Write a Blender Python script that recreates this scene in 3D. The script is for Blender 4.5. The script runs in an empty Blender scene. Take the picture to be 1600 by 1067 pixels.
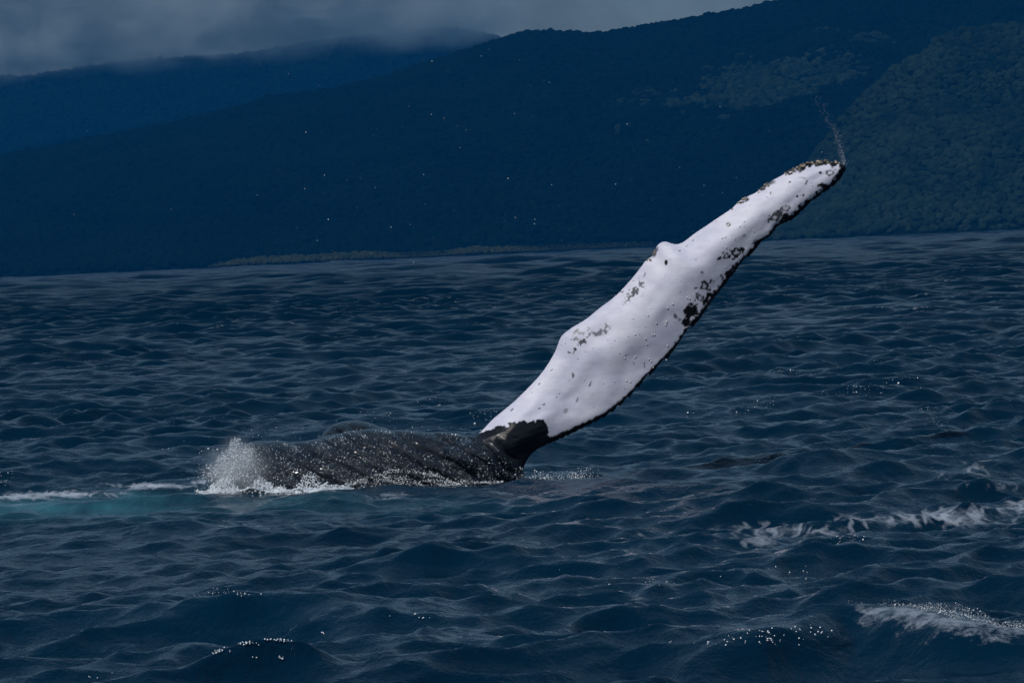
import bpy, bmesh, math
import numpy as np
from mathutils import Matrix, Vector

R = math.radians
SC = bpy.context.scene
COL = SC.collection
rng = np.random.default_rng(7)

# ------------------------------------------------------------------ camera
F = 150.0 / 36.0 * 1600.0            # focal length in photo pixels
CAM_H = 2.3
cam_d = bpy.data.cameras.new("camera")
cam_d.lens = 150.0; cam_d.sensor_width = 36.0
cam_d.clip_start = 0.5; cam_d.clip_end = 30000.0
cam = bpy.data.objects.new("camera", cam_d); COL.objects.link(cam)
PITCH, ROLL = R(1.222), R(-2.75)
CM = Matrix.Rotation(R(90) - PITCH, 3, 'X') @ Matrix.Rotation(ROLL, 3, 'Z')
cam.matrix_world = Matrix.Translation((0, 0, CAM_H)) @ CM.to_4x4()
SC.camera = cam
CMn = np.array(CM)

def ray(px, py):
    v = np.stack([(np.asarray(px, float) - 800) / F, (533.5 - np.asarray(py, float)) / F, -np.ones_like(np.asarray(px, float))], -1)
    return v @ CMn.T
def at(px, py, Y):
    """world point seen at photo pixel (px,py) that stands Y metres out"""
    r = ray(px, py); t = np.asarray(Y, float) / r[..., 1]
    p = r * t[..., None]; p[..., 2] += CAM_H
    return p
def on_sea(px, py, z=0.0):
    r = ray(px, py); t = (z - CAM_H) / r[..., 2]
    p = r * t[..., None]; p[..., 2] += CAM_H
    return p
def to_px(P):
    v = (P - np.array([0, 0, CAM_H])) @ CMn
    return 800 + F * v[..., 0] / -v[..., 2], 533.5 - F * v[..., 1] / -v[..., 2]

# ------------------------------------------------------------------ sun, sky, exposure
SUN_EL, SUN_AZ = R(50), R(214)       # azimuth clockwise from +Y: behind the camera, to its left
sd = Vector((math.sin(SUN_AZ) * math.cos(SUN_EL), math.cos(SUN_AZ) * math.cos(SUN_EL), math.sin(SUN_EL)))
sl = bpy.data.lights.new("sun", 'SUN'); sl.energy = 2.65; sl.angle = R(0.53); sl.color = (1.0, 0.965, 0.93)
so = bpy.data.objects.new("sun", sl); COL.objects.link(so)
so.rotation_euler = (-sd).to_track_quat('-Z', 'Y').to_euler()

class NT:
    def __init__(s, tree): s.t = tree; tree.nodes.clear()
    def n(s, typ, ins=None, **kw):
        nd = s.t.nodes.new(typ)
        for k, v in kw.items(): setattr(nd, k, v)
        for k, v in (ins or {}).items():
            sock = nd.inputs[k]
            if isinstance(v, bpy.types.NodeSocket): s.t.links.new(v, sock)
            else: sock.default_value = v
        return nd
    def math(s, op, a, b=0.0, c=0.0, clamp=False):
        return s.n('ShaderNodeMath', {0: a, 1: b, 2: c}, operation=op, use_clamp=clamp).outputs[0]
    def mix(s, f, a, b):
        nd = s.t.nodes.new('ShaderNodeMix'); nd.data_type = 'RGBA'
        for i, v in ((0, f), (6, a), (7, b)):
            if isinstance(v, bpy.types.NodeSocket): s.t.links.new(v, nd.inputs[i])
            else: nd.inputs[i].default_value = v
        return nd.outputs[2]
    def step(s, x, a, b):
        nd = s.n('ShaderNodeMapRange', {0: x, 1: a, 2: b, 3: 0.0, 4: 1.0}, interpolation_type='SMOOTHSTEP')
        return nd.outputs[0]
    def noise(s, vec, scale, detail=4, rough=0.55, dist=0.0):
        return s.n('ShaderNodeTexNoise', {'Vector': vec, 'Scale': scale, 'Detail': detail, 'Roughness': rough, 'Distortion': dist}).outputs[0]
    def attr(s, name): return s.n('ShaderNodeAttribute', attribute_name=name)
    def mapping(s, vec, scale=(1, 1, 1), rot=(0, 0, 0), loc=(0, 0, 0)):
        return s.n('ShaderNodeMapping', {'Vector': vec, 'Scale': scale, 'Rotation': rot, 'Location': loc}).outputs[0]

w = bpy.data.worlds.new("World"); SC.world = w; w.use_nodes = True
N = NT(w.node_tree)
sky = N.n('ShaderNodeTexSky', sky_type='NISHITA', sun_disc=False, sun_elevation=SUN_EL, sun_rotation=SUN_AZ, altitude=0.0, air_density=1.2, dust_density=1.5)
tc = N.n('ShaderNodeTexCoord').outputs['Generated']
v1 = N.mapping(tc, (1, 1, 2.2))
c1 = N.noise(v1, 9.0, 7, 0.58, 0.6)
c2 = N.noise(v1, 3.0, 3, 0.5)
cl = N.math('ADD', N.math('MULTIPLY', c1, 0.65), N.math('MULTIPLY', c2, 0.35))
cl = N.step(cl, 0.34, 0.66)
ccol = N.mix(cl, (0.016, 0.060, 0.115, 1), (0.310, 0.480, 0.600, 1))
bg1 = N.n('ShaderNodeBackground', {'Color': sky.outputs[0], 'Strength': 0.09})
bg2 = N.n('ShaderNodeBackground', {'Color': ccol, 'Strength': 1.0})
mixs = N.n('ShaderNodeMixShader', {0: 0.70, 1: bg1.outputs[0], 2: bg2.outputs[0]})
N.n('ShaderNodeOutputWorld', {'Surface': mixs.outputs[0]})

SC.render.engine = 'CYCLES'
SC.view_settings.view_transform = 'Standard'; SC.view_settings.look = 'None'
SC.view_settings.exposure = 0.0; SC.view_settings.gamma = 1.0
SC.cycles.use_denoising = True
try: SC.cycles.denoiser = 'OPENIMAGEDENOISE'
except Exception: pass
SC.cycles.max_bounces = 6; SC.cycles.volume_bounces = 2
SC.cycles.transparent_max_bounces = 8
SC.cycles.sample_clamp_indirect = 3.0
SC.cycles.use_adaptive_sampling = False

# ------------------------------------------------------------------ helpers
def mesh_from(name, V, faces=None, quads=None, tris=None, smooth=True):
    me = bpy.data.meshes.new(name)
    V = np.ascontiguousarray(V, np.float32)
    idx = quads if quads is not None else tris
    k = 4 if quads is not None else 3
    idx = np.ascontiguousarray(idx, np.int32)
    me.vertices.add(len(V)); me.vertices.foreach_set('co', V.ravel())
    me.loops.add(idx.size); me.loops.foreach_set('vertex_index', idx.ravel())
    me.polygons.add(len(idx)); me.polygons.foreach_set('loop_start', np.arange(0, idx.size, k, dtype=np.int32))
    me.update(calc_edges=True); me.validate()
    me.polygons.foreach_set('use_smooth', np.full(len(me.polygons), smooth))
    return me
def link(name, me, m=None, parent=None, **props):
    o = bpy.data.objects.new(name, me); COL.objects.link(o)
    if m: me.materials.append(m)
    if parent: o.parent = parent
    for k, v in props.items(): o[k] = v
    return o
def fattr(me, name, a):
    at_ = me.attributes.new(name, 'FLOAT', 'POINT'); at_.data.foreach_set('value', np.ascontiguousarray(a, np.float32))
def grid_quads(nr, nc, wrap=False):
    i = np.arange(nr - 1)[:, None]; j = np.arange(nc if wrap else nc - 1)[None]
    a = i * nc + j; b = i * nc + (j + 1) % nc
    return np.stack([a, b, b + nc, a + nc], -1).reshape(-1, 4)
def sstep(x, a, b):
    t = np.clip((np.asarray(x, float) - a) / (b - a), 0, 1); return t * t * (3 - 2 * t)
def vnoise(P, scale, seed=0):
    """cheap smooth value noise, P (n,2 or 3) -> -1..1"""
    P = np.asarray(P, float) * scale
    i = np.floor(P).astype(np.int64); f = P - i; f = f * f * (3 - 2 * f)
    D = P.shape[-1]; out = 0.0
    for c in range(2 ** D):
        bits = [(c >> d) & 1 for d in range(D)]
        h = np.full(P.shape[:-1], seed * 374761393 + 1013904223, np.int64); wgt = 1.0
        for d in range(D):
            h = (h ^ ((i[..., d] + bits[d]) * [73856093, 19349663, 83492791][d])) * 1274126177 & 0x7fffffff
            h ^= h >> 13
            wgt = wgt * (f[..., d] if bits[d] else 1 - f[..., d])
        h = h * 1597334677 & 0x7fffffff; h ^= h >> 15
        out = out + wgt * ((h & 0xffff) / 32767.5 - 1)
    return out
def fbm(P, scale, octs=4, seed=0, gain=0.5):
    s = 0; a = 1; tot = 0
    for o in range(octs):
        s = s + a * vnoise(P, scale * 2 ** o, seed + o * 17); tot += a; a *= gain
    return s / tot
def mat(name):
    m = bpy.data.materials.new(name); m.use_nodes = True
    return m, NT(m.node_tree)

# ------------------------------------------------------------------ materials
def water_material():
    m, n = mat('sea_water')
    geo = n.n('ShaderNodeNewGeometry').outputs['Position']
    foam = n.attr('foam').outputs['Fac']; aer = n.attr('aerated').outputs['Fac']; cap = n.attr('capfoam').outputs['Fac']
    body = n.mix(n.noise(geo, 0.25, 2), (0.0, 0.0090, 0.024, 1), (0.0, 0.016, 0.038, 1))
    body = n.mix(n.math('MULTIPLY', aer, n.step(n.noise(n.mapping(geo, (1, .35, 1)), 1.6, 4), 0.25, 0.7)), body, (0.035, 0.15, 0.19, 1))
    # flat foam: torn net-like sheets where the foam attribute allows
    wv = n.n('ShaderNodeVectorMath', {0: geo, 1: n.n('ShaderNodeVectorMath', {0: n.n('ShaderNodeTexNoise', {'Vector': geo, 'Scale': 2.2, 'Detail': 3}).outputs['Color'], 'Scale': 0.5}, operation='SCALE').outputs[0]}, operation='ADD').outputs[0]
    st = n.mapping(wv, (1.0, 0.42, 1.0), (0, 0, R(12)))
    f1 = n.noise(st, 3.6, 8, 0.68, 0.4)
    vor = n.n('ShaderNodeTexVoronoi', {'Vector': st, 'Scale': 4.5}, feature='DISTANCE_TO_EDGE').outputs['Distance']
    lace = n.math('SUBTRACT', 1.0, n.step(vor, 0.02, 0.16))
    thr = n.math('SUBTRACT', 1.02, foam)
    pat = n.math('ADD', n.math('MULTIPLY', f1, 0.95), n.math('MULTIPLY', lace, 0.14))
    fm = n.step(n.math('SUBTRACT', pat, thr), -0.05, 0.19)
    fine = n.noise(geo, 14.0, 4, 0.7)
    cm = n.step(n.math('SUBTRACT', n.math('ADD', cap, n.math('MULTIPLY', n.noise(geo, 9.0, 6, 0.75), 1.1)), 1.0), 0.16, 0.42)
    fm = n.math('MAXIMUM', fm, cm)
    fm = n.math('MULTIPLY', fm, n.step(fine, 0.2, 0.55))
    # ripples
    r1 = n.noise(n.mapping(geo, (1.0, 0.75, 1.0), (0, 0, R(15))), 3.2, 5, 0.62, 0.35)
    r2 = n.noise(n.mapping(geo, (1.0, 0.8, 1.0), (0, 0, R(-20))), 11.0, 4, 0.6, 0.3)
    calm_ = n.math('SUBTRACT', 1.0, n.attr('far_chop').outputs['Fac'])
    r0 = n.noise(n.mapping(geo, (1.0, 0.45, 1.0), (0, 0, R(8))), 0.35, 4, 0.6, 0.3)
    b0 = n.n('ShaderNodeBump', {'Height': r0, 'Strength': n.attr('far_chop').outputs['Fac'], 'Distance': 0.10})
    b1 = n.n('ShaderNodeBump', {'Normal': b0.outputs[0], 'Height': r1, 'Strength': n.math('MULTIPLY_ADD', calm_, .7, .3), 'Distance': 0.036})
    b2 = n.n('ShaderNodeBump', {'Height': r2, 'Strength': calm_, 'Distance': 0.016, 'Normal': b1.outputs[0]})
    gl = n.attr('chop').outputs['Fac']
    b3 = n.n('ShaderNodeBump', {'Height': n.noise(geo, 24.0, 3, 0.6), 'Strength': gl, 'Distance': 0.05, 'Normal': b2.outputs[0]})
    p = n.n('ShaderNodeBsdfPrincipled', {'Base Color': body, 'Roughness': n.math('MULTIPLY_ADD', n.attr('far_chop').outputs['Fac'], 0.08, 0.04), 'IOR': 1.333, 'Specular IOR Level': n.math('MULTIPLY_ADD', n.attr('far_chop').outputs['Fac'], -0.127, 0.135), 'Normal': b3.outputs[0]})
    fb = n.n('ShaderNodeBump', {'Height': fine, 'Strength': 0.7, 'Distance': 0.02, 'Normal': b1.outputs[0]})
    pf = n.n('ShaderNodeBsdfPrincipled', {'Base Color': (0.36, 0.40, 0.47, 1), 'Roughness': 0.7, 'Normal': fb.outputs[0]})
    mx = n.n('ShaderNodeMixShader', {0: n.math('MULTIPLY', fm, n.math('MULTIPLY_ADD', n.step(foam, .5, .68), 0.45, 0.48)), 1: p.outputs[0], 2: pf.outputs[0]})
    n.n('ShaderNodeOutputMaterial', {'Surface': mx.outputs[0]})
    return m
def simple(name, col, rough=0.5, **kw):
    m, n = mat(name)
    p = n.n('ShaderNodeBsdfPrincipled', {'Base Color': (*col, 1), 'Roughness': rough, **kw})
    n.n('ShaderNodeOutputMaterial', {'Surface': p.outputs[0]})
    return m

# ------------------------------------------------------------------ sea
WD = 42.6                                           # distance of the whale
rows = []
r = 15.0
while r < 4600:
    rows.append(r)
    if r < 20: dr = 0.10
    elif r < 48: dr = 0.055
    else: dr = 0.055 * (r / 48) ** 1.32
    r += dr
rad = np.array(rows); drow = np.gradient(rad)
inner = np.linspace(-9.0, 9.0, 365)
outer = 9.0 + (np.linspace(0, 1, 22)[1:] ** 2) * 62
ang = np.radians(np.concatenate([-outer[::-1], inner, outer]))
print('sea grid', len(rad), len(ang))
GX = (rad[:, None] * np.sin(ang)[None]).astype(np.float32)
GY = (rad[:, None] * np.cos(ang)[None]).astype(np.float32)
DX = np.zeros_like(GX); DY = np.zeros_like(GX); DZ = np.zeros_like(GX); CURV = np.zeros_like(GX)
wr = np.random.default_rng(21)
NW = 190
lam = 7.5 * (0.17 / 7.5) ** (np.linspace(0, 1, NW) ** 0.92)
for i in range(NW):
    L = lam[i] * wr.uniform(0.94, 1.06); k = 2 * math.pi / L
    spread = 15 if L > 2 else (22 if L > .7 else 34)
    th = R(-90 + 12 + wr.normal(0, spread) + (26 if wr.random() < .22 else 0))           # travels towards the camera, a bit to the right
    slope = 0.0105 if L > 3.5 else (0.0165 if L > 1.6 else (0.031 if L > .8 else 0.036))
    a = slope / k * wr.uniform(0.5, 1.5) * 1.414
    fac = 1 - sstep(drow / L, 0.22, 0.42)
    nr = int((fac > 1e-3).sum())
    if nr == 0: continue
    cx, cy = math.cos(th), math.sin(th)
    ph = (GX[:nr] * np.float32(k * cx) + GY[:nr] * np.float32(k * cy) + np.float32(wr.uniform(0, 6.283)))
    fa = (fac[:nr, None] * a * ((1 + 0.65 * sstep(rad[:nr], 55, 200))[:, None] if L > 0.9 else 1.0)).astype(np.float32)
    c = np.cos(ph); s = np.sin(ph)
    DZ[:nr] += fa * c
    q = (0.72 - 0.30 * sstep(rad[:nr], 30, 70)).astype(np.float32)[:, None]
    DX[:nr] -= fa * s * np.float32(cx) * q; DY[:nr] -= fa * s * np.float32(cy) * q
    if L < 3: CURV[:nr] += fa * c * np.float32(k)
# longer waves further out in the bay
for i in range(40):
    L = 8.0 * (45 / 8.0) ** (i / 39) * wr.uniform(.95, 1.05); k = 2 * math.pi / L; th = R(-74 + wr.normal(0, 32)); a = 0.0145 / k * wr.uniform(.5, 1.5)
    fac = (1 - sstep(drow / L, 0.24, 0.42)) * sstep(rad, 160, 500)
    i0 = int(np.searchsorted(rad, 160)); sl__ = slice(i0, None)
    DZ[sl__] += (fac[sl__, None] * a).astype(np.float32) * np.cos(GX[sl__] * np.float32(k * math.cos(th)) + GY[sl__] * np.float32(k * math.sin(th)) + np.float32(wr.uniform(0, 6.28)))
# groups: wind gusts change the roughness from place to place
gust = 1.0 + 0.55 * fbm(np.stack([GX, GY * 0.35], -1), 0.13, 3, 5)
gust = gust * (1 + 0.25 * sstep(rad, 60, 260))[:, None]
DZ *= gust.astype(np.float32); DX *= gust.astype(np.float32); DY *= gust.astype(np.float32)
wx, wy = at(600, 720, WD)[:2]
calm = 1 - 0.45 * np.exp(-(((GX - wx) / 3.4) ** 2 + ((GY - WD) / 3.2) ** 2) ** 1.5)
DZ *= calm
cp = on_sea(1480., 1010., .1)[:2]
DZ *= 1 - 0.65 * np.exp(-(((GX - cp[0]) / 1.5) ** 2 + ((GY - cp[1]) / 2.2) ** 2))
PXg, PYg = to_px(np.stack([GX, GY, np.zeros_like(GX)], -1))
def ridge(pts, h, width, skew=0.5):
    """a single larger wave along a line given by photo pixels on the sea; returns mask"""
    P = on_sea(np.array([p[0] for p in pts], float), np.array([p[1] for p in pts], float), h * .9)[:, :2]
    best = np.full(GX.shape, 1e9, np.float32); tt = np.zeros_like(GX); sg = np.zeros_like(GX)
    sel = (GY > P[:, 1].min() - 6) & (GY < P[:, 1].max() + 6)
    gx, gy = GX[sel], GY[sel]; b = np.full(gx.shape, 1e9); t_ = np.zeros(gx.shape); s_ = np.zeros(gx.shape)
    tot = len(P) - 1
    for i in range(tot):
        A, B = P[i], P[i + 1]; d = B - A; L2 = d @ d
        u = np.clip(((gx - A[0]) * d[0] + (gy - A[1]) * d[1]) / L2, 0, 1)
        ex, ey = gx - A[0] - u * d[0], gy - A[1] - u * d[1]
        dd = np.hypot(ex, ey); m = dd < b
        b[m] = dd[m]; t_[m] = (i + u[m]) / tot; s_[m] = np.sign(ey[m])
    wd = np.where(s_ < 0, width * skew, width)           # steeper towards the camera
    e = np.exp(-(b / wd) ** 2) * np.sin(np.clip(t_, 0, 1) * math.pi) ** 0.6
    out = np.zeros_like(GX); out[sel] = e
    DZ[...] += (h * out).astype(np.float32)
    sgn = np.zeros_like(GX); sgn[sel] = b * s_
    return out, sgn
br, brs = ridge([(1060, 1005), (1180, 992), (1330, 966), (1400, 966), (1480, 976), (1560, 974), (1680, 966), (1800, 955)], 0.25, 0.7, 0.30)
ridge([(200, 985), (330, 960), (420, 940), (520, 950), (640, 965), (740, 985)], 0.13, 0.8, 0.55)
ridge([(240, 905), (380, 890), (480, 905)], 0.06, 0.7, 0.5)
ridge([(140, 835), (220, 818), (330, 840)], 0.10, 0.8, 0.5)
ridge([(360, 585), (560, 590), (680, 610)], 0.10, 1.6, 0.5)
ridge([(200, 668), (420, 660), (560, 668), (640, 680)], 0.10, 1.1, 0.5)
ridge([(900, 770), (960, 752), (1060, 757)], 0.05, 0.6, 0.5)
ridge([(1150, 492), (1210, 482), (1270, 490)], 0.13, 1.8, 0.5)
ridge([(1190, 735), (1280, 728), (1400, 745)], 0.08, 0.9, 0.5)
# hollow beside the whale's armpit
hp = on_sea(960, 725)[:2]
DZ -= (0.10 * np.exp(-(((GX - hp[0]) / 0.8) ** 2 + ((GY - hp[1]) / 1.6) ** 2))).astype(np.float32)

SX, SY, SZ = GX + DX * calm, GY + DY * calm, DZ
PXg, PYg = to_px(np.stack([SX, SY, SZ], -1).astype(float))
foam = np.zeros_like(GX); aer = np.zeros_like(GX); capf = np.zeros_like(GX)
def blob(px, py, rx, ry, v, arr, p=2.0):
    e = v * np.exp(-((np.abs(PXg - px) / rx) ** p + (np.abs(PYg - py) / ry) ** p)); np.maximum(arr, e, out=arr)
for b in [(1500, 806, 160, 28, .62), (1390, 812, 160, 20, .57), (1580, 792, 120, 16, .62), (1250, 828, 220, 24, .55), (1520, 735, 140, 28, .47), (1540, 760, 110, 16, .52),
          (1150, 850, 140, 16, .44), (700, 842, 190, 12, .42), (1000, 835, 150, 12, .40),
          (100, 772, 150, 9, .68), (240, 759, 130, 9, .68), (330, 754, 90, 9, .68), (30, 776, 90, 8, .70), (450, 765, 120, 14, .48), (600, 775, 160, 16, .47), (760, 770, 90, 9, .42), (290, 720, 40, 10, .42)]:
    blob(*b, foam)
for b in [(110, 792, 170, 14, .85), (230, 778, 120, 10, .8), (420, 778, 140, 20, .35), (0, 800, 120, 12, .6), (560, 790, 160, 12, .25)]:
    blob(*b, aer)
crest = np.exp(-((brs - 0.02) / np.where(brs < 0, .26, .16)) ** 2) * (br > 0.25) * sstep(PXg, 1290, 1360)
capf = np.maximum(capf, (0.80 * crest).astype(np.float32))
cpz = CURV[(rad > 70) & (rad < 700)]; c1_, c2_ = np.percentile(cpz, 98.6), np.percentile(cpz, 99.7)
capn = sstep(CURV, c1_, c2_) * sstep(fbm(np.stack([GX, GY * 0.5], -1), 0.08, 2, 31), 0.05, 0.35) * sstep(GY, 60, 120)
capf = np.maximum(capf, (0.75 * capn).astype(np.float32))
sea_me = mesh_from('sea', np.stack([SX, SY, SZ], -1).reshape(-1, 3), quads=grid_quads(len(rad), len(ang))[:, ::-1])
fattr(sea_me, 'foam', foam.ravel()); fattr(sea_me, 'aerated', aer.ravel()); fattr(sea_me, 'capfoam', capf.ravel())
sl_ = np.gradient(SZ, axis=0) / np.maximum(np.gradient(np.hypot(SX, SY), axis=0), 0.01)
chop = 0.0 * sstep(sl_, 0.20, 0.45) * sstep(fbm(np.stack([GX, GY * 0.5], -1), 0.55, 3, 91), 0.05, 0.3) * (1 - sstep(rad, 60, 140))[:, None]
chop = np.maximum(chop, 0.6 * np.exp(-(((PXg - 450) / 110) ** 2 + ((PYg - 778) / 13) ** 2) ** 2) * sstep(fbm(np.stack([GX, GY * 0.6], -1), 2.2, 3, 19), -.15, .25))
chop = np.maximum(chop, 0.8 * np.exp(-(((GX - hp[0] + .3) / 0.5) ** 2 + ((GY - WD + .6) / 0.5) ** 2)))
fattr(sea_me, 'chop', chop.ravel())
fattr(sea_me, 'far_chop', np.repeat(sstep(np.log(rad), math.log(38), math.log(230)), len(ang)))
sea = link('sea', sea_me, water_material(), kind='structure')
def sea_z(x, y):
    """height of the built sea surface near (x,y)"""
    x = np.atleast_1d(x); y = np.atleast_1d(y)
    rr = np.hypot(x, y); aa = np.arctan2(x, y)
    i = np.clip(np.searchsorted(rad, rr), 1, len(rad) - 2); j = np.clip(np.searchsorted(ang, aa), 1, len(ang) - 2)
    return SZ[i, j]

# ------------------------------------------------------------------ hills
def ridge_height(pts, Y):
    P = at([p[0] for p in pts], [p[1] for p in pts], np.full(len(pts), float(Y)))
    return P[:, 0], P[:, 2]
def hill_ground_material(name, c):
    m, n = mat(name)
    geo = n.n('ShaderNodeNewGeometry').outputs['Position']
    col = n.mix(n.noise(geo, 0.05, 5), (c[0] * .6, c[1] * .6, c[2] * .6, 1), (c[0] * 1.3, c[1] * 1.3, c[2] * 1.3, 1))
    p = n.n('ShaderNodeBsdfPrincipled', {'Base Color': col, 'Roughness': 0.95, 'Specular IOR Level': 0.03})
    n.n('ShaderNodeOutputMaterial', {'Surface': p.outputs[0]}); return m
def build_hill(name, pts, Y0, Y1, seed, xr, back=350, tree=6.0, gully=0.10, prof=0.85, step=10.0, rough=0.0):
    rx, rz = ridge_height(pts, Y1)
    xs = np.arange(xr[0], xr[1] + step, step)
    ys = np.arange(Y0, Y1 + back + step, step)
    X, Y = np.meshgrid(xs, ys)
    H = np.interp(X, rx, rz) - tree
    if rough: H = H * (1 + rough * fbm(np.stack([X, Y * 0.15], -1), 1 / 75., 4, seed + 9))
    wig = 70 * fbm(np.stack([X, Y * 0], -1)[..., :2], 1 / 420., 3, seed)
    t = (Y - Y0) / (Y1 - Y0)
    tt = np.clip(t, 0, 1)
    base = np.where(t <= 1, tt ** prof, 1 - (np.maximum(Y - Y1, 0) / back) ** 1.5 * 0.8)
    P2 = np.stack([X + 0.25 * Y, Y * 0.55], -1)
    g = fbm(P2, 1 / 190., 4, seed + 3); g = np.abs(g) * 2 - 0.55
    env = np.clip(t, 0, 1) * np.clip(1 - t, 0, 1) * 4
    Z = H * base + H * gully * g * env
    Z = np.where(t <= 0, -1.0, Z)
    Z[0] = -3
    me = mesh_from(name, np.stack([X, Y, Z], -1).reshape(-1, 3), quads=grid_quads(len(ys), len(xs)))
    o = link(name, me, hill_ground_material(name + '_soil', (0.004, 0.009, 0.007)), kind='structure')
    def height(x, y):
        fx = np.clip((x - xs[0]) / step, 0, len(xs) - 1.001); fy = np.clip((y - ys[0]) / step, 0, len(ys) - 1.001)
        i = fy.astype(int); j = fx.astype(int); u = fx - j; v = fy - i
        return Z[i, j] * (1 - u) * (1 - v) + Z[i, j + 1] * u * (1 - v) + Z[i + 1, j] * (1 - u) * v + Z[i + 1, j + 1] * u * v
    return o, height

def crown_mesh(name, seed, m, sub=2):
    bm = bmesh.new(); bmesh.ops.create_icosphere(bm, subdivisions=sub, radius=1.0)
    V = np.array([v.co for v in bm.verts])
    n_ = fbm(V + seed * 9.1, 1.5, 3, seed)
    n2 = vnoise(V + seed, 4.5, seed + 5)
    V2 = V * (1 + 0.42 * n_ + 0.18 * n2)[:, None]
    V2[:, 2] *= 0.85; V2[:, 2] = np.where(V2[:, 2] < -0.35, -0.35 + (V2[:, 2] + 0.35) * 1.2, V2[:, 2])
    for v, c in zip(bm.verts, V2): v.co = c
    me = bpy.data.meshes.new(name); bm.to_mesh(me); bm.free()
    me.materials.append(m); return me
def leaf_material(name, ca, cb):
    m, n = mat(name)
    geo = n.n('ShaderNodeNewGeometry').outputs['Position']
    oi = n.n('ShaderNodeObjectInfo').outputs['Random']
    big = n.noise(geo, 0.012, 3)
    f = n.math('ADD', n.math('MULTIPLY', oi, 0.55), n.math('MULTIPLY', n.step(big, 0.35, 0.65), 0.45))
    col = n.mix(f, (*ca, 1), (*cb, 1))
    bp = n.n('ShaderNodeBump', {'Height': n.noise(geo, 1.1, 4, 0.7), 'Strength': 1.0, 'Distance': 1.2})
    p = n.n('ShaderNodeBsdfPrincipled', {'Base Color': col, 'Roughness': 0.9, 'Specular IOR Level': 0.03, 'Normal': bp.outputs[0]})
    n.n('ShaderNodeOutputMaterial', {'Surface': p.outputs[0]}); return m

def scatter(name, pts, scale, crowns, **props):
    """points with one crown each (geometry nodes instances)"""
    me = bpy.data.meshes.new(name); me.vertices.add(len(pts)); me.vertices.foreach_set('co', np.ascontiguousarray(pts, np.float32).ravel())
    fattr(me, 'tree_size', scale)
    o = link(name, me, **props)
    coll = bpy.data.collections.new(name + '_kinds')
    for i, cme in enumerate(crowns): coll.objects.link(bpy.data.objects.new('tree_crown', cme))
    g = bpy.data.node_groups.new(name + '_nodes', 'GeometryNodeTree')
    g.interface.new_socket('Geometry', in_out='INPUT', socket_type='NodeSocketGeometry')
    g.interface.new_socket('Geometry', in_out='OUTPUT', socket_type='NodeSocketGeometry')
    nn = g.nodes; L = g.links
    gi = nn.new('NodeGroupInput'); go = nn.new('NodeGroupOutput')
    ci = nn.new('GeometryNodeCollectionInfo'); ci.inputs['Collection'].default_value = coll
    ci.inputs['Separate Children'].default_value = True; ci.inputs['Reset Children'].default_value = True
    ip = nn.new('GeometryNodeInstanceOnPoints'); ip.inputs['Pick Instance'].default_value = True
    na = nn.new('GeometryNodeInputNamedAttribute'); na.data_type = 'FLOAT'; na.inputs['Name'].default_value = 'tree_size'
    rv = nn.new('FunctionNodeRandomValue'); rv.data_type = 'FLOAT_VECTOR'
    rv.inputs['Min'].default_value = (-0.2, -0.2, 0); rv.inputs['Max'].default_value = (0.2, 0.2, 6.28)
    ri = nn.new('FunctionNodeRandomValue'); ri.data_type = 'INT'; 
    ri.inputs[4].default_value = 0; ri.inputs[5].default_value = len(crowns) - 1; ri.inputs['Seed'].default_value = 3
    L.new(gi.outputs[0], ip.inputs['Points']); L.new(ci.outputs[0], ip.inputs['Instance'])
    L.new(rv.outputs['Value'], ip.inputs['Rotation']); L.new(na.outputs['Attribute'], ip.inputs['Scale'])
    L.new(ri.outputs[2], ip.inputs['Instance Index']); L.new(ip.outputs[0], go.inputs[0])
    md = o.modifiers.new('trees', 'NODES'); md.node_group = g
    return o

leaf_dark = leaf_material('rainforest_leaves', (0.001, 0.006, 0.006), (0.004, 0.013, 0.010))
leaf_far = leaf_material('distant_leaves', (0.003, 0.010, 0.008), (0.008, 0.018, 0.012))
leaf_coast = leaf_material('coastal_leaves', (0.018, 0.034, 0.016), (0.062, 0.070, 0.034))
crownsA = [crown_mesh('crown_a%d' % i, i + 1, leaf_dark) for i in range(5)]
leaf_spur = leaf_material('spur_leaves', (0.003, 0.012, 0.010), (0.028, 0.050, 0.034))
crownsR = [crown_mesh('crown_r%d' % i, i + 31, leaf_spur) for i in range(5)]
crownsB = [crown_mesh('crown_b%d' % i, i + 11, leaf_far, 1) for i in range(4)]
crownsC = [crown_mesh('crown_c%d' % i, i + 21, leaf_coast, 2) for i in range(4)]

RIDGE_A = [(-900, 420), (-500, 330), (-200, 275), (0, 240), (150, 210), (275, 186), (350, 167), (425, 147), (500, 138), (600, 116), (700, 83), (760, 64), (800, 50), (820, 43), (870, 44), (900, 46), (940, 46), (990, 39), (1050, 29), (1120, 16), (1200, 1), (1300, -20), (1450, -60), (1700, -110), (2200, -140), (3000, -60)]
RIDGE_R = [(500, 400), (900, 392), (1080, 378), (1150, 348), (1230, 292), (1290, 215), (1350, 135), (1420, 74), (1500, 43), (1600, 36), (1800, 20), (2200, 30), (3000, 100)]
RIDGE_B = [(-900, 330), (-300, 205), (-100, 172), (0, 158), (50, 143), (130, 128), (250, 104), (400, 80), (500, 62), (600, 50), (690, 42), (745, 46), (800, 62), (900, 90), (1200, 120), (2200, 100)]
RIDGE_C = [(-900, 150), (-300, 128), (-100, 124), (0, 120), (60, 117), (130, 103), (250, 92), (500, 75), (800, 70), (1400, 80)]
hillA, hA = build_hill('forested_hill', RIDGE_A, 3500, 4300, 3, (-1350, 1500), 350)
hillR, hR = build_hill('forested_spur', RIDGE_R, 3050, 3420, 9, (-150, 1300), 250, gully=0.14, rough=0.16)
hillB, hB = build_hill('far_mountain', RIDGE_B, 6150, 7000, 15, (-2200, 1700), 300, tree=5, step=16.0)
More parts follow.
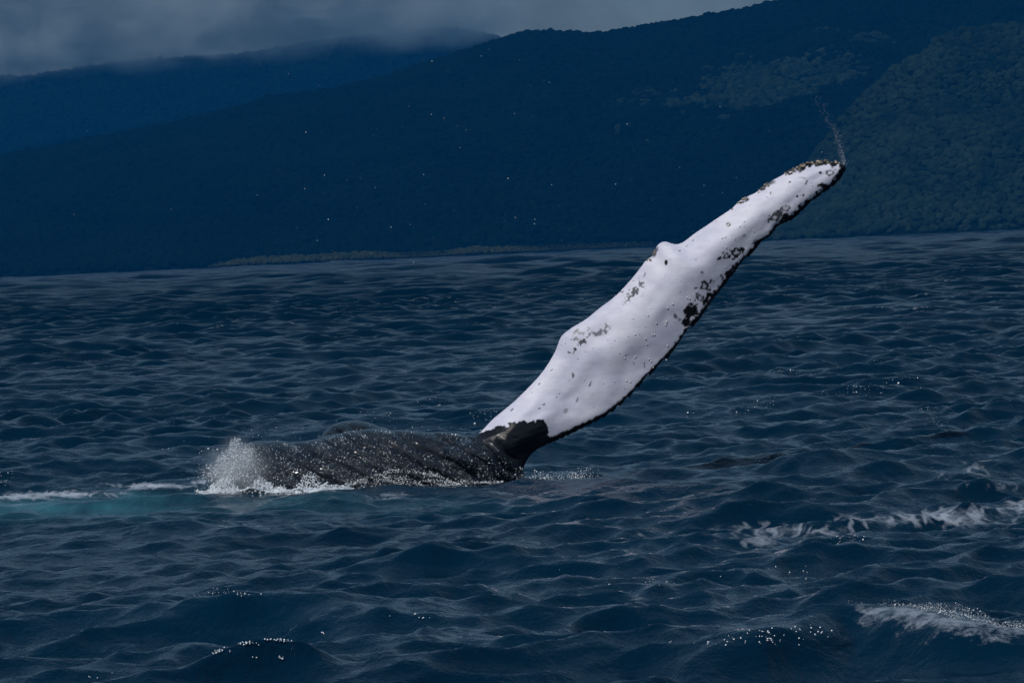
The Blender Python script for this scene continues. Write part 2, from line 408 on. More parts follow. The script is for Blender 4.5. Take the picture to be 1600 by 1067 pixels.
hillC, hC = build_hill('farthest_mountain', RIDGE_C, 7500, 8300, 25, (-2400, 1300), 300, tree=5, step=20.0)

def forest_points(hf, xr, yr, sp, s0, s1, seed):
    q = np.random.default_rng(seed)
    xs = np.arange(xr[0], xr[1], sp); ys = np.arange(yr[0], yr[1], sp)
    X, Y = np.meshgrid(xs, ys); X = (X + q.uniform(-.5, .5, X.shape) * sp).ravel(); Y = (Y + q.uniform(-.5, .5, Y.shape) * sp).ravel()
    Z = hf(X, Y); s = q.uniform(s0, s1, len(X)) * np.where(q.random(len(X)) < 0.06, 1.35, 1.0)
    keep = Z > 0.5
    return np.stack([X, Y, Z + s * 0.3], -1)[keep], s[keep]
q0 = np.random.default_rng(6)
pA, sA = forest_points(hA, (-900, 950), (3505, 4345), 5.2, 2.6, 4.7, 1)
pR, sR = forest_points(hR, (40, 760), (3055, 3470), 4.6, 2.5, 4.4, 2)
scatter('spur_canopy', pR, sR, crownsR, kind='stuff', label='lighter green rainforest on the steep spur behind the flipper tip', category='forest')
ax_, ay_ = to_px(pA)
pale = fbm(pA[:, :2], 1 / 45., 4, 88) * 1.3 + 1.0 - np.hypot((ax_ - 1190) / 150, (ay_ - 128 + 0.28 * (ax_ - 1190)) / 34)  # sunlit patch of the hill, painted by giving these trees lighter leaves
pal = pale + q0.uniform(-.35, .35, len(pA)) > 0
scatter('sun_patch_canopy', pA[pal], sA[pal], crownsR, kind='stuff', label='hill trees above the flipper tip, leaves coloured lighter as a sunlit patch', category='forest')
pA, sA = pA[~pal], sA[~pal]
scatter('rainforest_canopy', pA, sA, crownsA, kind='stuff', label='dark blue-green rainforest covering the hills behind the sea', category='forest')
pB, sB = forest_points(hB, (-1300, 450), (6300, 7050), 7.0, 3.4, 6.2, 3)
pC, sC = forest_points(hC, (-1400, 0), (7800, 8330), 9.0, 4.4, 8.2, 4)
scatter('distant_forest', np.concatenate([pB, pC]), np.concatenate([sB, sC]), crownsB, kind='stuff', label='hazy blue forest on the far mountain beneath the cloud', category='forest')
# pale coastal strip
q = np.random.default_rng(5)
nS = 3200
sx = q.uniform(-240, 150, nS); sy = 3388 + 70 * q.random(nS) ** 1.6
dens = sstep(fbm(np.stack([sx, sx * 0], -1), 1 / 60., 3, 77), -0.25, 0.3)
ss = q.uniform(0.8, 2.6, nS) * (0.25 + 0.85 * dens ** 1.6) * sstep(sx, -250, -200) * (1 - sstep(sx, 90, 150)); sx = sx[ss > .3]; sy = sy[ss > .3]; ss = ss[ss > .3]
strip = build_hill('coastal_flat', [(-400, 453.5), (330, 418.5), (430, 406), (800, 384), (950, 380), (1080, 382.5), (2000, 338)], 3380, 3500, 41, (-300, 260), 60, tree=0, gully=0)[0]
sz = np.interp(sy, [3380, 3500], [0.3, 6.0])
scatter('coastal_thicket', np.stack([sx, sy, sz + ss * .6], -1), ss, crownsC, kind='stuff', label='pale yellow-green low trees along the shore below the hills', category='thicket')

# ------------------------------------------------------------------ whale
UP = [(690, 735), (715, 705), (748, 676), (762, 663), (800, 632), (830, 603), (850, 580), (868, 550), (877, 528), (891, 515), (915, 500), (935, 484), (960, 465), (983, 442), (997, 425), (1009, 409), (1021, 399), (1027, 385), (1039, 378), (1055, 382), (1068, 379), (1090, 363), (1120, 343), (1143, 327), (1160, 313), (1184, 300), (1195, 290), (1215, 279), (1238, 266), (1262, 255), (1290, 252), (1313, 254)]
LO = [(780, 800), (806, 772), (818, 750), (820, 735), (830, 716), (845, 703), (862, 692), (880, 684), (900, 674), (922, 663), (950, 648), (985, 620), (1010, 592), (1040, 563), (1060, 540), (1076, 518), (1095, 497), (1111, 475), (1130, 450), (1150, 426), (1165, 406), (1180, 391), (1190, 379), (1206, 368), (1214, 355), (1233, 346), (1250, 334), (1261, 322), (1281, 306), (1303, 290), (1315, 276), (1322, 262)]
def resample(P, n, key=None):
    P = np.array(P, float)
    if key is None:
        d = np.r_[0, np.cumsum(np.hypot(*np.diff(P, axis=0).T))]; key = d / d[-1]
    t = np.linspace(0, 1, n)
    # Catmull-Rom through the points
    i = np.clip(np.searchsorted(key, t, side='right') - 1, 0, len(P) - 2)
    u = ((t - key[i]) / (key[i + 1] - key[i]))[:, None]
    p0 = P[np.maximum(i - 1, 0)]; p1 = P[i]; p2 = P[i + 1]; p3 = P[np.minimum(i + 2, len(P) - 1)]
    return 0.5 * (2 * p1 + (p2 - p0) * u + (2 * p0 - 5 * p1 + 4 * p2 - p3) * u ** 2 + (3 * p1 - p0 - 3 * p2 + p3) * u ** 3)
ax = np.array([0.79, -0.613])
def keyed(P):
    P = np.array(P, float); k = P @ ax; k = (k - k[0]) / (k[-1] - k[0]); k = np.maximum.accumulate(k + np.arange(len(k)) * 1e-6); return k / k[-1]
NS, NTT = 420, 64
U = resample(UP, NS, keyed(UP)); Lw = resample(LO, NS, keyed(LO))
dUL = Lw - U; dUL /= np.hypot(dUL[:, 0], dUL[:, 1])[:, None]; U = U - 1.6 * dUL; Lw = Lw + 1.6 * dUL
tch = 0.5 - 0.5 * np.cos(np.linspace(0, math.pi, NTT))
s_ = np.linspace(0, 1, NS)
foil = 2.9 * (0.2969 * np.sqrt(tch) - 0.1260 * tch - 0.3516 * tch ** 2 + 0.2843 * tch ** 3 - 0.1036 * tch ** 4) * 1.0 + 0.045 * np.minimum(1, np.minimum(tch, 1 - tch) * 14)
Tm = np.interp(s_, [0, .12, .3, .6, .9, 1], [0.40, .34, .25, .195, .15, .11])
def fin_side(sgn):
    P2 = U[:, None] * (1 - tch)[None, :, None] + Lw[:, None] * tch[None, :, None]
    lean = 0.05 + 0.55 * (s_ - 0.12) ** 1 + 0.10 * np.sin(s_ * 5.0)
    camber = 0.10 * np.sin(tch * math.pi) + 0.06 * (tch - .5)
    und = fbm(np.stack([np.broadcast_to(s_[:, None] * 4.5, (NS, NTT)), np.broadcast_to(tch[None] * 1.2, (NS, NTT))], -1) * 1.0, 1.6, 3, 8) * 0.065
    und += 0.012 * np.sin(tch * 9.0 + s_[:, None] * 3.0) * sstep(s_, 0.25, 0.5)[:, None]
    Y = WD + lean[:, None] + sgn * (Tm[:, None] * foil[None] * 0.55) + camber[None] * -0.9 + und * (Tm / 0.25)[:, None] * np.sin(tch * math.pi)[None] * (sgn < 0)
    return at(P2[..., 0], P2[..., 1], Y)
front = fin_side(-1); backs = fin_side(1)
ring = np.concatenate([front, backs[:, -2:0:-1]], 1); M = ring.shape[1]
FV = ring.reshape(-1, 3)
FQ = grid_quads(NS, M, True)
c0 = len(FV); FV = np.vstack([FV, ring[0].mean(0), ring[-1].mean(0)])
j = np.arange(M)
FT = np.vstack([np.stack([np.full(M, c0), (j + 1) % M, j], -1), np.stack([np.full(M, c0 + 1), (NS - 1) * M + j, (NS - 1) * M + (j + 1) % M], -1)])
FT = np.vstack([FT, FQ[:, [0, 1, 2]], FQ[:, [0, 2, 3]]])

# body: loft along x, ellipse sections sunk in the water
TOP = [(120, 850), (200, 812), (270, 800), (315, 760), (350, 708), (385, 693), (420, 690), (470, 691), (510, 683), (540, 675), (580, 672), (640, 674), (700, 677), (745, 683), (785, 697), (806, 714), (817, 735), (824, 760), (830, 790)]
NB, NC = 260, 96
tb = resample(TOP, NB)
bx0 = at(tb[:, 0], tb[:, 1], np.full(NB, WD + 0.1))
zc = -0.75
phi = np.linspace(0, 2 * math.pi, NC, endpoint=False)
fx = (tb[:, 0] - 120) / 710
depth = 0.25 + 0.68 * np.clip(np.sin(np.clip(fx, 0, 1) ** 0.8 * math.pi), 0, 1) ** 0.5
hz = np.maximum(bx0[:, 2] - zc, 0.08)
ce, se = np.cos(phi), np.sin(phi)
sup = lambda c, p: np.sign(c) * np.abs(c) ** p
Bv = np.zeros((NB, NC, 3))
Bv[..., 0] = bx0[:, 0, None]
Bv[..., 1] = WD + 0.36 + depth[:, None] * sup(ce, 0.92)[None]
Bv[..., 2] = zc + np.where(se > 0, hz[:, None], 0.9 * np.sin(np.clip(fx, .02, .98) * math.pi)[:, None] ** .5 + .05) * sup(se, 0.92)[None]
BV = Bv.reshape(-1, 3); BQ = grid_quads(NB, NC, True)
c0 = len(BV); BV = np.vstack([BV, Bv[0].mean(0), Bv[-1].mean(0)])
j = np.arange(NC)
BT = np.vstack([np.stack([np.full(NC, c0), (j + 1) % NC, j], -1), np.stack([np.full(NC, c0 + 1), (NB - 1) * NC + j, (NB - 1) * NC + (j + 1) % NC], -1), BQ[:, [0, 1, 2]], BQ[:, [0, 2, 3]]])
def ellip(cx, cy, cz, rx, ry, rz, tilt=0.0, n=24):
    bm = bmesh.new(); bmesh.ops.create_icosphere(bm, subdivisions=4, radius=1.0)
    V = np.array([v.co for v in bm.verts]) * [rx, ry, rz]; T = np.array([[v.index for v in f.verts] for f in bm.faces]); bm.free()
    c, s = math.cos(tilt), math.sin(tilt)
    V = np.stack([V[:, 0] * c - V[:, 2] * s, V[:, 1], V[:, 0] * s + V[:, 2] * c], -1)
    return V + [cx, cy, cz], T
shells = [(FV, FT), (BV, BT)]
# far lobe behind the flank: two smooth swellings
for (px, py, rx, rz, tl, dy) in [(556, 690, 0.36, 0.22, -0.10, 1.0), (590, 695, 0.30, 0.19, -0.25, 1.12), (520, 700, 0.30, 0.16, 0.3, 0.95)]:
    c = at(px, py, WD + dy); shells.append(ellip(c[0], c[1], c[2], rx, 0.38, rz, tl))
# shoulder mass linking fin and flank
for (px, py, rx, ry, rz, tl, dy) in [(768, 716, 0.34, 0.24, 0.17, 0.55, 0.10), (730, 718, 0.34, 0.42, 0.2, -0.1, 0.2)]:
    c = at(px, py, WD + dy); shells.append(ellip(c[0], c[1], c[2], rx, ry, rz, tl))
AV, AT_, off = [], [], 0
for V, T in shells:
    AV.append(V); AT_.append(T + off); off += len(V)
tmp = mesh_from('whale_shells', np.vstack(AV), tris=np.vstack(AT_))
to = link('whale_shells', tmp)
bm = bmesh.new(); bm.from_mesh(tmp); bmesh.ops.recalc_face_normals(bm, faces=bm.faces); bm.to_mesh(tmp); bm.free()
md = to.modifiers.new('remesh', 'REMESH'); md.mode = 'VOXEL'; md.voxel_size = 0.0115; md.use_smooth_shade = True
sm = to.modifiers.new('smooth', 'SMOOTH'); sm.factor = 0.5; sm.iterations = 3
dg = bpy.context.evaluated_depsgraph_get(); dg.update()
wme = bpy.data.meshes.new_from_object(to.evaluated_get(dg))
bpy.data.objects.remove(to)
wme.name = 'humpback_whale'
# drop what lies deep under water
nv = len(wme.vertices); WV = np.empty(nv * 3, np.float32); wme.vertices.foreach_get('co', WV); WV = WV.reshape(-1, 3)
ed = np.empty(len(wme.edges) * 2, np.int32); wme.edges.foreach_get('vertices', ed); ed = ed.reshape(-1, 2)
px, py = to_px(WV.astype(float))
msk = (sstep(px, 700, 745) * (1 - sstep(px, 835, 865)) * sstep(py, 652, 672) * (WV[:, 1] < WD + .6))[:, None]
deg = np.bincount(ed.ravel(), minlength=nv)[:, None]
for _ in range(60):
    acc = np.stack([np.bincount(ed[:, 0], WV[ed[:, 1], k], nv) + np.bincount(ed[:, 1], WV[ed[:, 0], k], nv) for k in range(3)], -1) / np.maximum(deg, 1)
    WV = (WV + (acc - WV) * 0.6 * msk).astype(np.float32)
wme.vertices.foreach_set('co', WV.ravel()); wme.update()
WN = np.empty(nv * 3, np.float32); wme.vertices.foreach_get('normal', WN); WN = WN.reshape(-1, 3)
print('whale verts', nv)
px, py = to_px(WV.astype(float))
Q = np.stack([px, py], -1)
def pdist(Q, P):
    """signed distance (px) to polyline; + to the right-hand side when walking along it"""
    P = np.array(P, float); b = np.full(len(Q), 1e9); sg = np.zeros(len(Q)); tt = np.zeros(len(Q))
    d = np.r_[0, np.cumsum(np.hypot(*np.diff(P, axis=0).T))]
    for i in range(len(P) - 1):
        A, B = P[i], P[i + 1]; e = B - A; u = np.clip(((Q - A) @ e) / (e @ e), 0, 1)
        D = Q - A - u[:, None] * e; dd = np.hypot(D[:, 0], D[:, 1]); m = dd < b
        b[m] = dd[m]; sg[m] = np.sign(e[0] * D[m, 1] - e[1] * D[m, 0]); tt[m] = (d[i] + u[m] * np.hypot(*e)) / d[-1]
    return b, sg, tt
# -- where is fin, where is body: boundary is the top of the dark armpit patch
DARKB = [(700, 690), (745, 679), (765, 672), (790, 664), (812, 660), (832, 656), (848, 658), (857, 668), (859, 678), (866, 684), (880, 684), (900, 690)]
bd, bs, _ = pdist(Q, DARKB)
jit = fbm(Q, 1 / 9., 4, 3) * 5.5 + fbm(Q * [1, .5], 1 / 4., 2, 9) * 3.5
dark_base = ((bs * bd + jit) > 0) | (px < 745)
body_m = (px < 750) | ((bs * bd) > 0)
near = WV[:, 1] < WD + 0.9
# -- fin pattern
lo_d, _, lo_t = pdist(Q, LO); up_d, _, up_t = pdist(Q, UP)
nA = fbm(Q, 1 / 10., 4, 41); nB = fbm(Q, 1 / 5., 3, 42); nC = fbm(Q, 1 / 40., 2, 43)
rimw = np.interp(lo_t, [0, .2, .28, .55, .62, .72, .80, .88, .95, 1], [10, 10, 7.5, 7.5, 9, 9, 7.5, 8.5, 8.5, 9])
rim = sstep(rimw * (0.85 + np.where(lo_t > .5, .6, .25) * nB) - lo_d, -1.0, 1.0)
motw = np.interp(lo_t, [0, .50, .56, .62, .68, .74, .80, .84, .90, 1], [0, 0, 22, 34, 29, 37, 14, 25, 22, 22])
mot = sstep(nA + 0.35 * nB - 0.10 + (1 - lo_d / np.maximum(motw, 1)) * 0.55 - 0.42, 0, 0.16) * (lo_d < motw * 1.3)
paint = np.maximum(rim, mot)
tipm = sstep(6 + 7 * nB - up_d, -1, 1) * sstep(up_t, 0.895, 0.925)
paint = np.maximum(paint, tipm)
for t0, t1, w_ in [(0.83, 0.87, 4), (0.79, 0.81, 3.5), (0.575, 0.605, 3.5)]:
    paint = np.maximum(paint, 0.8 * sstep(w_ * (1 + nB) - up_d, -1, 1) * sstep(up_t, t0, t0 + .01) * (1 - sstep(up_t, t1 - .01, t1)))
nD = fbm(Q, 1 / 3.4, 2, 47)
def spot(x, y, rx, ry, rot=0.0, v=1.0, rough=0.5, hole=0.0):
    global paint
    c, s = math.cos(rot), math.sin(rot); dx, dy = px - x, py - y
    e = np.hypot((dx * c + dy * s) / rx, (-dx * s + dy * c) / ry) + (rough * nB if rough <= 1.1 else rough * nD * 1.3 + 0.35)
    m = min(v + .25, 1) * (v > 0) ** 1 if False else (v if rough <= 1.1 else min(1, v + .3))
    m = m * sstep(1.0 - e, -0.12, 0.12)
    if hole: m = m * (1 - 0.85 * sstep(hole - e, -0.1, 0.1))
    paint = np.maximum(paint, m)
for a in [(1041, 410, 3.2, 3.6), (1138, 351, 3.6, 3.6, 0, 1, .2, .4), (1102, 447, 8, 7, .3, 1, .9, .3), (1092, 465, 7, 6, 0, .9, .9, .4), (1079, 489, 10, 12, .2, 1, .9), (1073, 503, 8, 6, -.7), (1056, 497, 5, 5, 0, .5, 1.2), (1135, 400, 5, 5, 0, .9, .5, .4), (1150, 395, 8, 8, 0, 1, .8, .3), (1124, 404, 4, 2, -.5),
          (1098, 426, 3.5, 2.5, .3, .7, .8), (1212, 338, 12, 6, -.45, .9, .9, .35), (1227, 325, 6, 5, 0, .85, .9, .45), (1211, 333, 4, 3, -.4, .7), (1246, 307, 2, 2), (1255, 305, 2, 2.5), (1297, 270, 6, 5, 0, .8, .6, .5), (1282, 270, 2, 2), (1260, 285, 1.3, 5, .4, .8), (1254, 278, 6, .9, .1, .6), (1234, 285, 1.5, 1.5), (1204, 302, 1.3, 2.5, 0, .8), (1163, 368, 3, 2, -.4, .6), (1144, 327, 1.6, 1.6),
          (989, 457, 10, 6, -.75, .55, 2.4), (980, 470, 4, 2.5, -.8, .6, 1.3), (997, 447, 8, 2, -.4, .4, 2.4), (896, 548, 6, 3, -1.0, .75, 1.6), (905, 537, 10, 2.5, -.55, .6, 2.2), (915, 523, 15, 3.5, -.3, .4, 2.8), (940, 517, 7, 4, -.6, .35, 2.8), (900, 517, 5, 2, -.8, .7, .9),
          (895, 586, 1.8, 5, -.1, .9, .3), (922, 600, 1.2, 4.5, .4, .8, .3), (902, 625, 1.2, 4, .35, .8, .3), (978, 555, 3, 1, -.2, .6), (1007, 570, 1, 5, 0, .7), (862, 578, 2.5, 1.2, -.7, .7), (843, 600, 2.2, 1.2, -.8, .8), (800, 640, 3.5, 1.1, -.65, .7), (884, 641, 3, 3, 0, .45, .9), (850, 632, 1.5, 1.5), (843, 638, 1.6, 1), (870, 620, 1.5, 1.5, 0, .6), (874, 615, 1.2, 1.2, 0, .6), (1007, 430, 1, 4, .5, .7), (1073, 385, 2, 1, -.6, .7), (1083, 376, 1.6, 1.6, 0, .6), (1062, 392, 1.5, 1.5, 0, .6)]:
    spot(*a)
q = np.random.default_rng(12)
for k in range(45):
    t = q.uniform(.22, .97); w_ = q.beta(1.1, 1.1); i = int(t * (NS - 1)); c = U[i] * (1 - w_) + Lw[i] * w_
    spot(c[0], c[1], q.uniform(.5, 1.1), q.uniform(.5, 1.3), q.uniform(0, 3), q.uniform(.3, .8), .2)
paint = np.clip(paint, 0, 1)
paint = np.where(dark_base, 1.0, paint)
paint = np.where((px < 745), 1, paint)
# -- grooves (throat pleats) slanting over the flank, plus wrinkles at the fin root
g = (px - (py - 690) / 0.70) + 30 * fbm(Q, 1 / 80., 3, 51) + 0.0008 * (px - 600) ** 2 * np.sign(600 - px)
per = 39.0
saw = np.abs(((g / per) % 1.0) - 0.5) * 2
groove = np.exp(-((saw) / 0.20) ** 2) - 0.35 * sstep(saw, 0.3, 1)
fade = sstep(px, 420, 470) * (1 - sstep(px, 790, 815)) * sstep(py, 660, 676) * (px < 830) * (1 - sstep(WV[:, 1], WD + .75, WD + .95)) * np.where(px < 742, 1.0, sstep(bs * bd, 12, 26))
disp = -0.050 * groove * (0.8 + 0.45 * fbm(Q, 1 / 55., 2, 53)) * fade * (0.25 + 0.75 * sstep(-WN[:, 1], .1, .55))
disp += np.where(body_m, 0.006 * fbm(WV, 3.0, 4, 61) + 0.003 * fbm(WV, 16., 3, 62), 0.0)
root = sstep(px, 748, 765) * (bs * bd > 0) * (1 - sstep(px, 840, 870)) * (1 - sstep(py, 705, 720))
disp += root * 0.0012 * np.sin((py + 0.32 * (px - 780)) / 6.2 * 2 * math.pi / 1.6 + 3 * nC)
fin_w = ~body_m
disp += np.where(fin_w, 0.004 * fbm(WV, 5.0, 3, 63), 0.0)
disp += np.where(fin_w & (lo_t > .55), -0.010 * sstep(lo_d, 14, 2) * 0 + 0.006 * nB * np.exp(-(lo_d / 8) ** 2), 0)
WV2 = WV + WN * disp[:, None]
wme.vertices.foreach_set('co', WV2.astype(np.float32).ravel())
fattr(wme, 'dark', paint); fattr(wme, 'flank', np.where(px < 745, 1.0, np.where(bs * bd > 0, 1 - 0.75 * sstep(bs * bd - 0.3 * (px - 800), 34, 0) if False else 0.30 + 0.7 * sstep(py - 0.8 * (px - 790), 700, 730), 0.0)))
bm = bmesh.new(); bm.from_mesh(wme)
bmesh.ops.delete(bm, geom=[v for v in bm.verts if v.co.z < -0.95], context='VERTS'); bm.to_mesh(wme); bm.free()
wme.polygons.foreach_set('use_smooth', np.ones(len(wme.polygons), bool)); wme.update()
print('whale polys', len(wme.polygons))
def whale_skin():
    m, n = mat('whale_skin')
    geo = n.n('ShaderNodeNewGeometry').outputs['Position']
    dk = n.attr('dark').outputs['Fac']; fl = n.attr('flank').outputs['Fac']
    wn = n.noise(geo, 2.2, 5, 0.6); wf = n.noise(geo, 30, 3, 0.6)
    wn = n.math('ADD', n.math('MULTIPLY', wn, .6), n.math('MULTIPLY', n.noise(n.mapping(geo, (1, 1, 2.6), (0, R(-38), 0)), 7.0, 6, 0.68), .4))
    white = n.mix(n.step(wn, .32, .66), (0.47, 0.46, 0.575, 1), (0.64, 0.62, 0.70, 1))
    scr = n.noise(n.mapping(geo, (1.2, 1, 16), (0, R(-50), 0)), 3.0, 3, 0.6)
    white = n.mix(n.math('MULTIPLY', n.step(scr, .60, .72), .30), white, (0.36, 0.37, 0.46, 1))
    white = n.mix(n.math('MULTIPLY', n.step(wf, .55, .8), .35), white, (0.50, 0.50, 0.58, 1))
    black = n.mix(wf, (0.004, 0.004, 0.006, 1), (0.012, 0.012, 0.015, 1))
    flank = n.mix(n.step(n.noise(n.mapping(geo, (1, 1, 2)), 5, 5, .65), .35, .7), (0.0035, 0.007, 0.014, 1), (0.011, 0.016, 0.024, 1))
    dkc = n.mix(fl, black, flank)
    col = n.mix(dk, white, dkc)
    wet = n.noise(n.mapping(geo, (1, 1, 1.4)), 55, 4, 0.7)
    wd = n.noise(geo, 14, 4, 0.65)
    bh = n.math('ADD', n.math('MULTIPLY', wet, 0.6), wd)
    amt = n.math('ADD', n.math('MULTIPLY_ADD', dk, 0.12, 0.05), n.math('MULTIPLY', n.math('MULTIPLY', fl, fl), 0.42))
    bp = n.n('ShaderNodeBump', {'Height': bh, 'Strength': amt, 'Distance': 0.03})
    rg = n.math('SUBTRACT', 0.48, n.math('MULTIPLY', dk, 0.36))
    p = n.n('ShaderNodeBsdfPrincipled', {'Base Color': col, 'Roughness': rg, 'IOR': 1.36, 'Specular IOR Level': n.math('SUBTRACT', 0.5, n.math('MULTIPLY', dk, 0.24)), 'Normal': bp.outputs[0], 'Coat Weight': n.math('MULTIPLY', fl, 0.35), 'Coat Roughness': 0.06, 'Coat IOR': 1.33})
    n.n('ShaderNodeOutputMaterial', {'Surface': p.outputs[0]}); return m
wme.materials.clear()
whale = link('humpback_whale', wme, whale_skin(), label='humpback whale lying in the waves with one long white flipper raised', category='whale')

# ------------------------------------------------------------------ many small spheres in one mesh
bm = bmesh.new(); bmesh.ops.create_icosphere(bm, subdivisions=1, radius=1.0)
ICO_V = np.array([v.co for v in bm.verts]); ICO_T = np.array([[v.index for v in f.verts] for f in bm.faces]); bm.free()
OCT_V = np.array([[1, 0, 0], [-1, 0, 0], [0, 1, 0], [0, -1, 0], [0, 0, 1], [0, 0, -1.]]); OCT_T = np.array([[0, 2, 4], [2, 1, 4], [1, 3, 4], [3, 0, 4], [2, 0, 5], [1, 2, 5], [3, 1, 5], [0, 3, 5]])
def balls(name, C, rr, m, squash=1.0, parent=None, ico=True, **props):
    bv, bt = (ICO_V, ICO_T) if ico else (OCT_V, OCT_T)
    C = np.asarray(C, float); rr = np.asarray(rr, float)
    V = C[:, None] + bv[None] * rr[:, None, None] * np.array([1, 1, squash])
    T = bt[None] + (np.arange(len(C)) * len(bv))[:, None, None]
    return link(name, mesh_from(name, V.reshape(-1, 3), tris=T.reshape(-1, 3)), m, parent, **props)
barn_m, n = mat('barnacle_shell')
bq = n.attr('crust').outputs['Fac']
bcol = n.mix(bq, (0.60, 0.57, 0.56, 1), n.mix(n.step(n.noise(n.n('ShaderNodeNewGeometry').outputs['Position'], 26, 3), .45, .6), (0.05, 0.042, 0.036, 1), (0.34, 0.28, 0.22, 1)))
n.n('ShaderNodeOutputMaterial', {'Surface': n.n('ShaderNodeBsdfPrincipled', {'Base Color': bcol, 'Roughness': 0.75}).outputs[0]})
drop_m, n = mat('water_drops')
p = n.n('ShaderNodeBsdfPrincipled', {'Base Color': (0.92, 0.94, 0.98, 1), 'Roughness': 0.2, 'IOR': 1.333, 'Specular IOR Level': 0.8})
tr = n.n('ShaderNodeBsdfTransparent')
n.n('ShaderNodeOutputMaterial', {'Surface': n.n('ShaderNodeMixShader', {0: 0.94, 1: tr.outputs[0], 2: p.outputs[0]}).outputs[0]})

# barnacles: snap pixel positions to the nearest front vertex of the whale
q = np.random.default_rng(33)
fr = np.where((WN[:, 1] < -0.2) & fin_w)[0]; frQ = Q[fr]
bp_ = []
for k in range(38):
    t = q.uniform(.30, .97); w_ = q.beta(2.2, 1.5); i = int(t * (NS - 1)); bp_.append((*(U[i] * (1 - w_) + Lw[i] * w_), q.uniform(.005, .009)))
for x, y in [(993, 522), (1008, 529), (1020, 523), (1023, 523), (1012, 493), (1026, 505), (1040, 507), (1042, 503), (1043, 540), (1044, 563), (1014, 561), (1017, 564), (979, 594), (985, 596), (1087, 404), (1134, 386), (1128, 373), (1133, 371), (1073, 465), (1077, 467), (1043, 482), (1041, 505), (1051, 475)]:
    bp_.append((x, y, .0095))
for k in range(120):      # crusts on the tip and the knuckles
    c = q.choice(4, p=[.6, .14, .13, .13]); t = [q.uniform(.90, .995), q.uniform(.835, .865), q.uniform(.79, .81), q.uniform(.575, .605)][c]
    i = int(np.argmin(np.abs(keyed(UP)[0] * 0 + np.linspace(0, 1, NS) - t))); a_, b_ = U[i], Lw[i]; d = (b_ - a_) / np.hypot(*(b_ - a_))
    bp_.append((*(a_ + d * q.uniform(-1, 6)), q.uniform(.009, .018)))
BC, BR = [], []
for x, y, r_ in bp_:
    i = fr[np.argmin((frQ[:, 0] - x) ** 2 + (frQ[:, 1] - y) ** 2)]; BC.append(WV2[i]); BR.append(r_)
bo = balls('barnacles', BC, BR, barn_m, 0.9, whale, kind='stuff')
fattr(bo.data, 'crust', np.repeat((np.arange(len(BC)) >= 61).astype(float), len(ICO_V)))

# ------------------------------------------------------------------ splash, spray and foam
q = np.random.default_rng(44)
def put(px, py, Y): return at(np.asarray(px), np.asarray(py), np.asarray(Y))
# waterline of the flank
def waterline(px_):
    i = np.clip(np.searchsorted(tb[:, 0], px_), 0, NB - 1)
    se0 = np.clip(-zc / hz[i], 0, 1) ** (1 / .92)
    for _ in range(3):
        Yw = WD + 0.36 - depth[i] * np.sqrt(np.clip(1 - se0 ** 2, 0, 1)) ** .92
        se0 = np.clip((sea_z(bx0[i, 0], Yw) - zc) / hz[i], 0, 1) ** (1 / .92)
    return np.stack([bx0[i, 0], Yw, 0 * Yw], -1)
n1 = 7000
cxp = 364 + 21 * q.normal(0, 1, n1)
topy = np.interp(cxp, [290, 310, 330, 348, 365, 385, 420, 470], [748, 742, 724, 706, 694, 694, 700, 715]) + 13 * fbm(np.stack([cxp, cxp * 0], -1), 1 / 11., 3, 5)
cyp = 754 - (754 - topy) * q.random(n1) ** 0.8 + q.normal(0, 3.5, n1)
Yp = WD - 0.62 + q.normal(0, .2, n1)
keep = (cxp > 292) & (cxp < 450)
C = [put(cxp[keep], cyp[keep], Yp[keep])]; RR = [np.exp(q.normal(-6.55, .65, keep.sum()))]
n2 = 9000
sxp = 312 + 470 * q.beta(1.1, 3.4, n2)
lump = np.clip(0.75 + 1.1 * fbm(np.stack([sxp, sxp * 0], -1), 1 / 24., 3, 6), .1, 2) * np.interp(sxp, [300, 340, 400, 440, 490, 540, 640, 780], [.5, .8, .9, 1.3, 1.0, .45, .25, .12])
W0 = waterline(sxp); W0[:, 0] += q.uniform(-.02, .02, n2); W0[:, 1] -= np.abs(q.normal(0, .22, n2)) + .02; W0[:, 2] = sea_z(W0[:, 0], W0[:, 1]) + 0.16 * lump * q.random(n2) ** 1.6
C.append(W0); RR.append(np.exp(q.normal(-5.9, .5, n2) + .25 * (sxp < 560)))
balls('splash_spray', np.vstack(C), np.clip(np.concatenate(RR), .001, .012), drop_m, ico=False, kind='stuff', label='white burst of splash water beside the dark flank of the whale', category='splash')
# soft mist inside the splash
def mist():
    c = at(372, 724, WD - .6)
    V, T = ellip(c[0], c[1], c[2] - .05, 0.40, 0.34, 0.33, 0.0)
    V = c + (V - c) * (1 + 0.30 * fbm(V, 4.0, 3, 4))[:, None]
    m, n = mat('mist')
    geo = n.n('ShaderNodeNewGeometry').outputs['Position']
    rel = n.n('ShaderNodeVectorMath', {0: geo, 1: tuple(float(k) for k in c)}, operation='SUBTRACT').outputs[0]
    rad_ = n.n('ShaderNodeVectorMath', {0: n.mapping(rel, (2.5, 3.0, 3.0), (0, R(-18), 0), (0, 0, .1))}, operation='LENGTH').outputs['Value']
    dn = n.math('MULTIPLY', n.math('SUBTRACT', 1.0, n.step(n.math('ADD', rad_, n.math('MULTIPLY', n.math('SUBTRACT', n.noise(geo, 6.0, 5, .7), .5), 2.2)), 0.25, 1.0)), 0.95)
    n.n('ShaderNodeOutputMaterial', {'Volume': n.n('ShaderNodeVolumePrincipled', {'Color': (0.97, 0.98, 1.0, 1), 'Density': dn}).outputs[0]})
    link('splash_mist', mesh_from('splash_mist', V, tris=T), m, kind='stuff', label='soft white mist hanging in the splash at the end of the flank', category='mist')
mist()
